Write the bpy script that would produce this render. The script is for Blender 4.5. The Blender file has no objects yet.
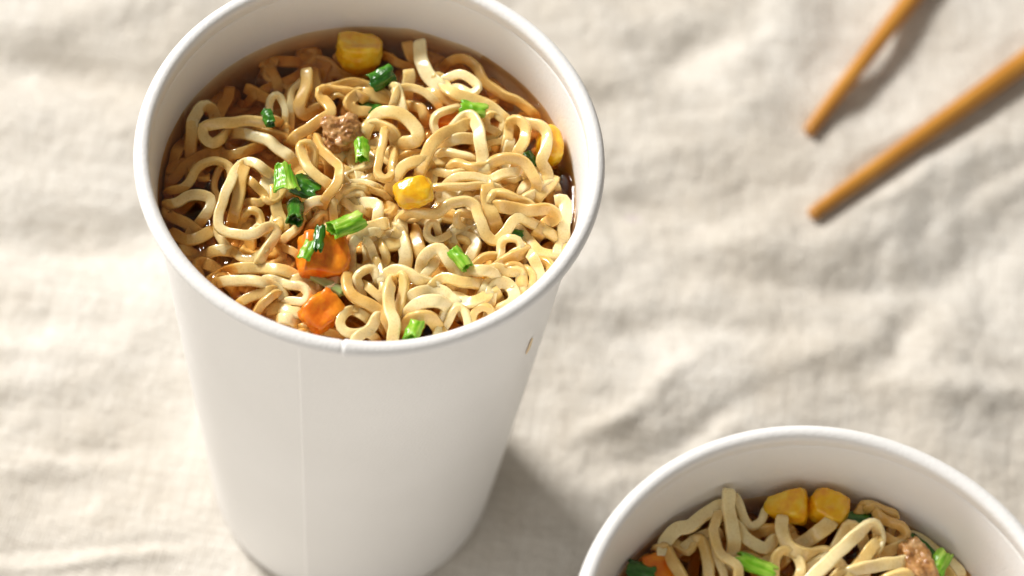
import bpy, bmesh, math, random
import numpy as np
from mathutils import Vector, Matrix, noise, kdtree

random.seed(7)
rng = np.random.default_rng(11)
S = bpy.context.scene
COL = S.collection

# ------------------------------------------------------------------ camera
F_PX, ELEV, ROLL = 2431.9, 1.0211, 0.16
CAM = Vector((0.0327, -0.27809702, 0.55279839))
FWD = Vector((0.0, math.cos(ELEV), -math.sin(ELEV)))
R0 = Vector((1, 0, 0)); U0 = R0.cross(FWD)
RIGHT = R0 * math.cos(ROLL) + U0 * math.sin(ROLL)
UP = U0 * math.cos(ROLL) - R0 * math.sin(ROLL)

def ray(px, py):
    return (FWD + RIGHT * ((px - 512) / F_PX) - UP * ((py - 288) / F_PX))

def at(px, py, z):
    """photo point -> world point at height z"""
    d = ray(px, py)
    return CAM + d * ((z - CAM.z) / d.z)

cd = bpy.data.cameras.new('camera')
cam = bpy.data.objects.new('camera', cd); COL.objects.link(cam)
M = Matrix((RIGHT, UP, -FWD)).transposed().to_4x4(); M.translation = CAM
cam.matrix_world = M
cd.sensor_width = 36.0
cd.lens = F_PX * 36.0 / 1024.0
cd.clip_start = 0.01; cd.clip_end = 50
cd.dof.use_dof = True
cd.dof.focus_distance = (at(385, 235, 0.131) - CAM).dot(FWD)
cd.dof.aperture_fstop = 10.5
S.camera = cam

# ------------------------------------------------------------------ dimensions (metres)
H = 0.1436            # cup height
R = 0.0478            # outer radius of the rim bead
RB = 0.0351           # radius at the foot
RT = 0.0452           # wall outer radius at top
C1 = Vector((0, 0, 0)); C2 = Vector((0.1008, -0.0937, 0))
ZS1 = 0.1261; ZS2 = 0.1205
LIFT = 0.0007
def r_wall(z): return RB + (RT - RB) * z / H
def r_in(z): return r_wall(z) - 0.0006

# ------------------------------------------------------------------ materials
def new_mat(name):
    m = bpy.data.materials.new(name); m.use_nodes = True
    nt = m.node_tree; b = nt.nodes['Principled BSDF']
    return m, nt, b
def N(nt, t, **kw):
    n = nt.nodes.new(t)
    for k, v in kw.items():
        if k in n.inputs: n.inputs[k].default_value = v
        else: setattr(n, k, v)
    return n
def ramp(nt, fac, stops):
    r = nt.nodes.new('ShaderNodeValToRGB')
    e = r.color_ramp.elements
    while len(e) < len(stops): e.new(0.5)
    for q, (p, c) in zip(e, stops):
        q.position = p; q.color = (c[0], c[1], c[2], 1)
    nt.links.new(fac, r.inputs[0]); return r.outputs[0]
def mixc(nt, fac, a, b, mode='MIX'):
    m = nt.nodes.new('ShaderNodeMix'); m.data_type = 'RGBA'; m.blend_type = mode
    for s, v in ((m.inputs[0], fac), (m.inputs[6], a), (m.inputs[7], b)):
        if isinstance(v, (int, float)): s.default_value = v
        elif isinstance(v, tuple): s.default_value = (*v, 1)
        else: nt.links.new(v, s)
    return m.outputs[2]
def math_(nt, op, a, b=None):
    m = nt.nodes.new('ShaderNodeMath'); m.operation = op
    for s, v in ((m.inputs[0], a), (m.inputs[1], b)):
        if v is None: continue
        if isinstance(v, (int, float)): s.default_value = v
        else: nt.links.new(v, s)
    return m.outputs[0]
def coords(nt, kind='Object', scale=(1, 1, 1), rot=(0, 0, 0)):
    t = nt.nodes.new('ShaderNodeTexCoord'); mp = nt.nodes.new('ShaderNodeMapping')
    mp.inputs['Scale'].default_value = scale; mp.inputs['Rotation'].default_value = rot
    nt.links.new(t.outputs[kind], mp.inputs[0]); return mp.outputs[0]
def tex_noise(nt, vec, scale, detail=3, rough=0.5, out=0):
    n = N(nt, 'ShaderNodeTexNoise', Scale=scale, Detail=detail, Roughness=rough)
    nt.links.new(vec, n.inputs['Vector']); return n.outputs[out]
def bump(nt, bsdf, h, strength, dist, prev=None):
    b = N(nt, 'ShaderNodeBump', Strength=strength, Distance=dist)
    nt.links.new(h, b.inputs['Height'])
    if prev is not None: nt.links.new(prev, b.inputs['Normal'])
    if bsdf is not None: nt.links.new(b.outputs[0], bsdf.inputs['Normal'])
    return b.outputs[0]

def mat_paper():
    m, nt, b = new_mat('white_coated_paper')
    v = coords(nt)
    n1 = tex_noise(nt, v, 30, 3)
    col = ramp(nt, n1, [(0.3, (0.86, 0.85, 0.835)), (0.7, (0.89, 0.88, 0.868))])
    nt.links.new(col, b.inputs['Base Color'])
    b.inputs['Roughness'].default_value = 0.42
    b.inputs['Specular IOR Level'].default_value = 0.35
    b.inputs['Subsurface Weight'].default_value = 0.0
    fine = tex_noise(nt, v, 1400, 2)
    bb = bump(nt, None, fine, 0.22, 0.0004)
    big = tex_noise(nt, v, 45, 2)
    bump(nt, b, big, 0.40, 0.0012, bb)
    return m
def mat_noodle():
    m, nt, b = new_mat('cooked_wheat_noodle')
    v = coords(nt)
    oi = nt.nodes.new('ShaderNodeObjectInfo')
    n1 = tex_noise(nt, v, 190, 3)
    n2 = tex_noise(nt, v, 2600, 2, 0.6)
    f = math_(nt, 'ADD', math_(nt, 'MULTIPLY', n1, 0.55), math_(nt, 'MULTIPLY', oi.outputs['Random'], 0.5))
    col = ramp(nt, f, [(0.20, (0.72, 0.41, 0.095)), (0.46, (0.88, 0.63, 0.23)), (0.74, (0.97, 0.83, 0.46))])
    sp = ramp(nt, n2, [(0.30, (0.90, 0.86, 0.78)), (0.5, (1, 1, 1))])
    col = mixc(nt, 1.0, col, sp, 'MULTIPLY')
    nt.links.new(col, b.inputs['Base Color'])
    b.inputs['Roughness'].default_value = 0.27
    b.subsurface_method = 'BURLEY'
    b.inputs['Subsurface Weight'].default_value = 0.7
    b.inputs['Subsurface Radius'].default_value = (0.9, 0.65, 0.30)
    b.inputs['Subsurface Scale'].default_value = 0.0020
    b.inputs['Coat Weight'].default_value = 1.0
    b.inputs['Coat Roughness'].default_value = 0.05
    b.inputs['Coat IOR'].default_value = 1.42
    n3 = tex_noise(nt, v, 700, 3)
    bump(nt, b, n3, 0.16, 0.0005)
    return m
def wet(name, stops, scale, rough=0.3, sss=0.2, bumpd=0.0004, bscale=700, bstr=0.4, stretch=(1, 1, 1), sr=(1, .6, .3), coat=0.4):
    m, nt, b = new_mat(name)
    v = coords(nt, scale=stretch)
    n1 = tex_noise(nt, v, scale, 4)
    nt.links.new(ramp(nt, n1, stops), b.inputs['Base Color'])
    b.inputs['Roughness'].default_value = rough
    b.inputs['Subsurface Weight'].default_value = sss
    b.inputs['Subsurface Radius'].default_value = sr
    b.inputs['Subsurface Scale'].default_value = 0.0015
    b.inputs['Coat Weight'].default_value = coat
    b.inputs['Coat Roughness'].default_value = 0.12
    n2 = tex_noise(nt, v, bscale, 4)
    bump(nt, b, n2, bstr, bumpd)
    return m
def mat_broth():
    m = bpy.data.materials.new('clear_brown_broth'); m.use_nodes = True
    nt = m.node_tree; nt.nodes.clear()
    out = N(nt, 'ShaderNodeOutputMaterial')
    tr = N(nt, 'ShaderNodeBsdfTransparent'); tr.inputs[0].default_value = (0.97, 0.88, 0.70, 1)
    gl = N(nt, 'ShaderNodeBsdfGlossy', Roughness=0.04); gl.inputs[0].default_value = (1, 1, 1, 1)
    fr = N(nt, 'ShaderNodeFresnel', IOR=1.36)
    mx = N(nt, 'ShaderNodeMixShader')
    v = coords(nt)
    n = tex_noise(nt, v, 170, 2)
    b = N(nt, 'ShaderNodeBump', Strength=0.35, Distance=0.0010)
    nt.links.new(n, b.inputs['Height'])
    nt.links.new(b.outputs[0], gl.inputs['Normal']); nt.links.new(b.outputs[0], fr.inputs['Normal'])
    geo = N(nt, 'ShaderNodeNewGeometry')
    f2 = math_(nt, 'MULTIPLY', fr.outputs[0], math_(nt, 'SUBTRACT', 1.0, geo.outputs['Backfacing']))
    nt.links.new(f2, mx.inputs[0]); nt.links.new(tr.outputs[0], mx.inputs[1]); nt.links.new(gl.outputs[0], mx.inputs[2])
    nt.links.new(mx.outputs[0], out.inputs['Surface'])
    va = N(nt, 'ShaderNodeVolumeAbsorption', Density=140.0); va.inputs[0].default_value = (0.95, 0.47, 0.03, 1)
    vs = N(nt, 'ShaderNodeVolumeScatter', Density=40.0); vs.inputs[0].default_value = (1.0, 0.45, 0.07, 1)
    ad = N(nt, 'ShaderNodeAddShader'); nt.links.new(va.outputs[0], ad.inputs[0]); nt.links.new(vs.outputs[0], ad.inputs[1])
    nt.links.new(ad.outputs[0], out.inputs['Volume'])
    return m
def mat_linen():
    m, nt, b = new_mat('natural_linen')
    v = coords(nt, rot=(0, 0, 0.12))
    w1 = N(nt, 'ShaderNodeTexWave', Scale=330.0, Distortion=1.2, Detail=2.0); w1.bands_direction = 'X'
    w2 = N(nt, 'ShaderNodeTexWave', Scale=330.0, Distortion=1.2, Detail=2.0); w2.bands_direction = 'Y'
    w1.inputs['Detail Scale'].default_value = 0.6; w2.inputs['Detail Scale'].default_value = 0.6
    nt.links.new(v, w1.inputs[0]); nt.links.new(v, w2.inputs[0])
    s1 = tex_noise(nt, coords(nt, scale=(1, 0.03, 1), rot=(0, 0, 0.12)), 900, 3)
    s2 = tex_noise(nt, coords(nt, scale=(0.03, 1, 1), rot=(0, 0, 0.12)), 900, 3)
    big = tex_noise(nt, v, 14, 5, 0.6)
    s = math_(nt, 'ADD', math_(nt, 'MULTIPLY', s1, 0.5), math_(nt, 'MULTIPLY', s2, 0.5))
    c1 = ramp(nt, s, [(0.33, (0.645, 0.60, 0.535)), (0.5, (0.73, 0.688, 0.622)), (0.67, (0.80, 0.765, 0.705))])
    c2 = ramp(nt, big, [(0.38, (0.88, 0.855, 0.82)), (0.58, (1, 1, 1))])
    col = mixc(nt, 1.0, c1, c2, 'MULTIPLY')
    # a small faint mauve stain in the weave
    sp = at(634, 214, 0); dn = N(nt, 'ShaderNodeVectorMath', operation='DISTANCE'); tcx = N(nt, 'ShaderNodeTexCoord')
    sc_ = N(nt, 'ShaderNodeVectorMath', operation='MULTIPLY'); sc_.inputs[1].default_value = (1, 1.6, 0)
    nt.links.new(tcx.outputs['Object'], sc_.inputs[0]); nt.links.new(sc_.outputs[0], dn.inputs[0]); dn.inputs[1].default_value = (sp.x, sp.y * 1.6, 0)
    f = ramp(nt, math_(nt, 'MULTIPLY', dn.outputs['Value'], 200.0), [(0.1, (0.35, 0.35, 0.35)), (0.6, (0, 0, 0))])
    col = mixc(nt, f, col, (0.50, 0.36, 0.50))
    nt.links.new(col, b.inputs['Base Color'])
    b.inputs['Roughness'].default_value = 0.95
    b.inputs['Specular IOR Level'].default_value = 0.15
    b.inputs['Sheen Weight'].default_value = 0.15
    weave = math_(nt, 'MULTIPLY', w1.outputs['Fac'], w2.outputs['Fac'])
    bb = bump(nt, None, weave, 0.6, 0.0003)
    bb2 = bump(nt, None, s, 0.6, 0.0004, bb)
    bump(nt, b, tex_noise(nt, v, 130, 6, 0.66), 0.70, 0.0024, bb2)
    return m
def mat_bamboo():
    m, nt, b = new_mat('varnished_bamboo')
    v = coords(nt, scale=(1, 1, 0.03))
    n = tex_noise(nt, v, 900, 4)
    big = tex_noise(nt, coords(nt), 40, 2)
    c = ramp(nt, n, [(0.3, (0.42, 0.16, 0.02)), (0.5, (0.62, 0.28, 0.04)), (0.7, (0.74, 0.38, 0.075))])
    c = mixc(nt, 1.0, c, ramp(nt, big, [(0.3, (0.85, 0.8, 0.75)), (0.7, (1, 1, 1))]), 'MULTIPLY')
    nt.links.new(c, b.inputs['Base Color']); b.inputs['Roughness'].default_value = 0.4
    bump(nt, b, n, 0.3, 0.0003)
    return m

PAPER = mat_paper(); NOODLE = mat_noodle(); BROTH = mat_broth(); LINEN = mat_linen(); BAMBOO = mat_bamboo()
CORN = wet('yellow_corn', [(0.28, (0.80, 0.34, 0.006)), (0.5, (0.93, 0.53, 0.012)), (0.72, (0.97, 0.68, 0.08))], 330, 0.22, 0.5, 0.0007, 420, 0.5)
CARROT = wet('cooked_carrot', [(0.3, (0.74, 0.13, 0.004)), (0.7, (0.94, 0.33, 0.012))], 420, 0.32, 0.5, 0.0006, 600, 0.4, (1, 1, 0.4), coat=0.2)
GREEN = wet('bright_scallion', [(0.30, (0.06, 0.27, 0.004)), (0.5, (0.20, 0.48, 0.012)), (0.68, (0.50, 0.70, 0.12))], 900, 0.28, 0.25, 0.0005, 1300, 0.8, (1, 1, 0.12), (.4, 1, .2), coat=0.2)
DGREEN = wet('dark_scallion', [(0.3, (0.008, 0.065, 0.006)), (0.7, (0.06, 0.25, 0.012))], 800, 0.22, 0.1, 0.0005, 1200, 0.8, (1, 1, 0.14), (.4, 1, .2))
PGREEN = wet('pale_scallion', [(0.3, (0.30, 0.45, 0.10)), (0.7, (0.60, 0.68, 0.33))], 330, 0.3, 0.3, 0.0004, 500, 0.5, (1, 1, 0.16), (.4, 1, .2))
MEAT = wet('cooked_meat', [(0.3, (0.26, 0.10, 0.022)), (0.5, (0.54, 0.27, 0.085)), (0.70, (0.78, 0.50, 0.24))], 420, 0.35, 0.25, 0.0008, 600, 0.7, coat=0.4)

# ------------------------------------------------------------------ object helpers
def tag(o, label=None, cat=None, group=None, kind=None):
    for k, v in (('label', label), ('category', cat), ('group', group), ('kind', kind)):
        if v: o[k] = v
    return o
def mesh_obj(name, verts, faces, mat, parent=None, smooth=True, loc=None):
    me = bpy.data.meshes.new(name)
    me.from_pydata([tuple(v) for v in verts], [], faces)
    me.update()
    if smooth: me.polygons.foreach_set('use_smooth', [True] * len(me.polygons))
    me.materials.append(mat)
    o = bpy.data.objects.new(name, me); COL.objects.link(o)
    if parent: o.parent = parent
    if loc is not None: o.location = loc
    return o
def empty(name, loc):
    o = bpy.data.objects.new(name, None); o.location = loc; o.empty_display_size = 0.01
    COL.objects.link(o); return o
def lathe(profile, seg=160, closed=False, fn=None):
    V, Fc = [], []
    n = len(profile)
    for i in range(seg):
        a = 2 * math.pi * i / seg
        for j, (r, z) in enumerate(profile):
            rr, zz = (r, z) if fn is None else fn(r, z, a)
            V.append((rr * math.cos(a), rr * math.sin(a), zz))
    m = n if closed else n - 1
    for i in range(seg):
        k = (i + 1) % seg
        for j in range(m):
            j2 = (j + 1) % n
            Fc.append((i * n + j, k * n + j, k * n + j2, i * n + j2))
    return V, Fc

# ------------------------------------------------------------------ linen cloth
FEAT = []   # (px, py, amp_mm, half-length px, half-width px, angle deg in the photo)
def feat(px, py, amp, L, W, ang): FEAT.append((px, py, amp, L, W, ang))
# ridges (+) and hollows (-) read off the photograph
feat(60, 70, -3.5, 110, 20, 4); feat(40, 130, 2.0, 120, 26, -3)
feat(60, 235, -3.2, 110, 28, -6); feat(40, 300, 1.5, 120, 24, 8)
feat(120, 20, 1.8, 120, 24, 0)
feat(690, 45, -2.8, 60, 22, -10); feat(600, 20, 1.5, 60, 16, 20)
feat(760, 105, 2.0, 70, 22, 30); feat(655, 215, -2.0, 60, 20, 10)
feat(935, 270, -2.4, 60, 26, -15); feat(905, 340, -1.9, 50, 20, -35)
feat(815, 285, -2.4, 70, 18, 5); feat(790, 235, 2.2, 110, 20, -8)
feat(700, 330, -1.8, 80, 14, 0); feat(760, 370, 1.3, 150, 20, -4)
feat(660, 390, 0.9, 75, 12, -33); feat(690, 432, -1.2, 60, 12, -25)
feat(590, 430, 0.9, 60, 10, -12); feat(560, 300, 1.2, 60, 22, -40)
feat(960, 390, 2.4, 100, 18, 10); feat(650, 345, -1.8, 30, 20, 0)
feat(100, 560, 1.0, 150, 6, -5); feat(110, 545, -0.6, 150, 5, -5)
feat(90, 470, 1.0, 120, 12, -4); feat(80, 400, -1.2, 110, 18, -12)
feat(70, 360, 1.2, 100, 14, 10)
feat(900, 150, 1.5, 90, 14, -38); feat(980, 100, -1.4, 70, 18, -35)
feat(880, 70, -1.2, 70, 18, -60); feat(830, 170, 1.0, 40, 14, -50); feat(890, 190, 2.0, 50, 12, -36); feat(600, 120, -1.5, 60, 22, 5); feat(700, 170, 1.2, 60, 18, 10)

STICKS = [((808, 132), (910, 0)), ((811, 215), (1024, 62))]; ZTIP = 0.0030
def cloth():
    n = 560
    t = np.linspace(-1, 1, n)
    x1 = 0.05 + 0.30 * t + 0.75 * t ** 5
    y1 = 0.03 + 0.30 * t + 0.75 * t ** 5
    X, Y = np.meshgrid(x1, y1)
    Z = np.zeros_like(X)
    # photo-space position of each cloth point at z=0, used only to lay out the folds read off the photograph
    for (px, py, amp, L, W, ang) in FEAT:
        c = at(px, py, 0); a = math.radians(ang)
        e1 = at(px + L * math.cos(a), py + L * math.sin(a), 0) - c
        e2 = at(px - W * math.sin(a), py + W * math.cos(a), 0) - c
        det = e1.x * e2.y - e1.y * e2.x
        dx, dy = X - c.x, Y - c.y
        u = (dx * e2.y - dy * e2.x) / det; v = (-dx * e1.y + dy * e1.x) / det
        # irregular edge
        v = v + 0.45 * np.sin(u * 2.1 + px) + 0.10 * np.sin(u * 4.1 + py)
        Z += amp * 1.6e-3 * np.exp(-(u * u) * 0.9 - v * v)
    flat = Z.ravel()
    xs, ys = X.ravel(), Y.ravel()
    out = np.empty_like(flat)
    for i in range(len(flat)):
        x, y = xs[i], ys[i]
        p = Vector((x * 14, y * 20, 0.3))
        w = noise.noise_vector(p * 0.8) * 0.9
        a = noise.noise(p + w)                                     # broad folds
        b = noise.noise(Vector((x * 34, y * 46, 2.1)) + w * 1.7)
        c = noise.noise(Vector((x * 85, y * 110, 5.0)) + w * 2.4)
        d = noise.noise(Vector((x * 210, y * 260, 9.0)) + w * 2)
        rid = (1 - abs(b) * 2.2)
        out[i] = flat[i] + 0.0048 * a + 0.0014 * b + 0.0004 * rid + 0.00085 * c + 0.00034 * d
    d1 = np.hypot(xs - C1.x, ys - C1.y); d2 = np.hypot(xs - C2.x, ys - C2.y)
    dd = np.minimum(d1, d2)
    k = np.clip((dd - 0.034) / 0.035, 0, 1); k = k * k * (3 - 2 * k)
    out = np.clip(out, -0.012, 0.012)
    out = out * (0.04 + 0.96 * k) - 0.0006 * (1 - k)
    # the chopsticks bed into the cloth
    for tip, far in STICKS:
        a = at(tip[0], tip[1], ZTIP); b = at(far[0], far[1], ZTIP); u = (b - a); u.z = 0; u.normalize()
        ax, ay = xs - a.x, ys - a.y; t = ax * u.x + ay * u.y; q = np.abs(ax * u.y - ay * u.x)
        q = np.hypot(q, np.maximum(0, -t - 0.002))
        wgt = np.exp(-(q / 0.012) ** 2) * (t > -0.03) * (0.62 + 0.36 * np.cos(t * 95))
        wgt = np.clip(wgt, 0, 0.95)
        rad = 0.0021 + np.clip(t, 0, 0.2) * 0.012
        lo = ZTIP - rad + 0.0003
        out = out * (1 - wgt) + wgt * lo
        out = np.minimum(out, lo + np.clip(q - 0.003, 0, None) * 0.35)
    global CLOTH_GRID
    CLOTH_GRID = (xs, ys, out)
    V = np.stack([xs, ys, out], -1)
    idx = np.arange(n * n).reshape(n, n)
    F = np.stack([idx[:-1, :-1], idx[:-1, 1:], idx[1:, 1:], idx[1:, :-1]], -1).reshape(-1, 4)
    o = mesh_obj('linen_tablecloth', V.tolist(), F.tolist(), LINEN)
    tag(o, kind='structure', label='crumpled natural off-white linen cloth under the cups and chopsticks')
cloth()
def cloth_z(x, y, rad=0.0022):
    xs, ys, zs = CLOTH_GRID
    m = (np.abs(xs - x) < rad) & (np.abs(ys - y) < rad)
    return float(zs[m].max()) if m.any() else 0.0

# ------------------------------------------------------------------ cups
def surf_point(px, py):
    d = ray(px, py); t = 0.3
    while t < 0.9:
        p = CAM + d * t
        if 0 < p.z < H and math.hypot(p.x, p.y) < r_wall(p.z) + 0.00015: return p
        t += 0.0002
    return None
def build_cup(loc, label, seam_px, rim_px, group):
    t = empty('paper_cup', loc); tag(t, label, 'paper cup', group)
    th = 0.0006
    sp_ = surf_point(*seam_px) if loc.x < 0.01 else at(seam_px[0], seam_px[1], 0.09)
    seam = math.atan2(sp_.y - loc.y, sp_.x - loc.x)
    def wav(r, z, a):
        # the side seam: overlap step of the paper, plus slight out-of-round
        d = (a - seam + math.pi) % (2 * math.pi) - math.pi
        s = 0.00070 / (1 + math.exp(max(-60, min(60, -d * 420)))) * math.exp(-max(0, d) * 9) if abs(d) < 1.2 else 0
        return r + s + 0.00018 * math.sin(2 * a + 0.7) + 0.0001 * math.sin(3 * a + z * 40), z
    prof = []
    # outer wall, bottom to top
    prof += [(RB - 0.0013, 0.0004), (RB - 0.0009, 0.0), (RB - 0.0003, 0.0), (RB, 0.0006)]
    for i in range(1, 22):
        z = (H - 0.0040) * i / 21
        prof.append((r_wall(z), z))
    zt = H - 0.0022
    prof.append((r_wall(zt), zt))
    for i in range(21, 0, -1):
        z = 0.007 + (H - 0.0040 - 0.007) * i / 21
        prof.append((r_wall(z) - th, z))
    prof.append((r_wall(0.006) - th, 0.006))
    prof.append((RB - 0.0013, 0.003))
    V, Fc = lathe(prof, 1200, True, wav)
    mesh_obj('wall', V, Fc, PAPER, t)
    # foot disc
    prof = [(0.0, 0.0055), (0.02, 0.0055), (r_wall(0.0055) - 0.0008, 0.0055), (r_wall(0.0045) - 0.0008, 0.0045), (0.02, 0.0045), (0.0, 0.0045)]
    V, Fc = lathe(prof, 96)
    mesh_obj('base', V, Fc, PAPER, t)
    # rolled rim
    rim_a = math.atan2(*(lambda p: (p.y - loc.y, p.x - loc.x))(at(rim_px[0], rim_px[1], H - 0.002)))
    rr, rz = 0.00164, 0.00164
    pr = []
    for i in range(20):
        a = 2 * math.pi * i / 20
        if math.cos(a) < 0 and math.sin(a) < 0: pr.append((R - 2 * rr, H - rz + rz * math.sin(a)))
        else: pr.append((R - rr + rr * math.cos(a), H - rz + rz * math.sin(a)))
    def rimf(r, z, a):
        d = (a - rim_a + math.pi) % (2 * math.pi) - math.pi
        s = 0.00025 / (1 + math.exp(max(-60, min(60, -d * 500)))) * math.exp(-max(0, d) * 8) if abs(d) < 1 else 0
        s -= 0.00030 * math.exp(-(d * 170) ** 2)
        cr, cz = R - rr, H - rz
        k = 1 + s / rr
        w = 0.00018 * math.sin(2 * a + 0.7) + 0.0001 * math.sin(3 * a + z * 40)
        return cr + (r - cr) * k + w, cz + (z - cz) * k + 0.00018 * math.sin(3 * a) + 0.00008 * math.sin(7 * a + 2)
    V, Fc = lathe(pr, 900, True, rimf)
    mesh_obj('rolled_rim', V, Fc, PAPER, t)
    return t
G = 'paper noodle cups'
cup1 = build_cup(C1, 'tall white paper cup standing whole in view, filled high with noodles and broth', (303, 470), (343, 345), G)
cup2 = build_cup(C2, 'white paper cup cut off by the lower right corner of the photo, noodles lower inside', (700, 900), (760, 900), G)
# dried broth drip on the outside of the first cup
dr, ntd, bd = new_mat('dried_broth')
bd.inputs['Base Color'].default_value = (0.84, 0.64, 0.38, 1); bd.inputs['Roughness'].default_value = 0.5
V, Fc = [], []
for k, (px, py, w) in enumerate([(532.5, 338, .5), (531.5, 341, .9), (530, 345, 1.2), (528.5, 349, 1.2), (527, 352, .9), (526, 354, .4)]):
    a = surf_point(px - w, py); b = surf_point(px + w, py)
    for q, s in ((a, 1), (b, 1)):
        rr = math.hypot(q.x, q.y); f = (rr + 0.00004) / rr
        V.append((q.x * f, q.y * f, q.z))
    if k: Fc.append((2 * k - 2, 2 * k - 1, 2 * k + 1, 2 * k))
mesh_obj('broth_drip', V, Fc, dr, cup1)

# ------------------------------------------------------------------ noodle strands
TILES = {'A1': (150, 30, 6.4), 'A2': (260, 30, 6.4), 'A3': (370, 30, 6.4), 'A4': (470, 30, 6.4),
         'B1': (150, 110, 6.4), 'B2': (260, 110, 6.4), 'B3': (370, 110, 6.4), 'B4': (470, 110, 6.4),
         'C1': (150, 190, 6.4), 'C2': (260, 190, 6.4), 'C3': (370, 190, 6.4), 'C4': (470, 190, 6.4),
         'D1': (210, 265, 6.4), 'D2': (310, 265, 6.4), 'D3': (420, 265, 6.4),
         'E1': (630, 475, 5.7), 'E2': (740, 475, 5.7), 'E3': (850, 475, 5.7)}
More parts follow.
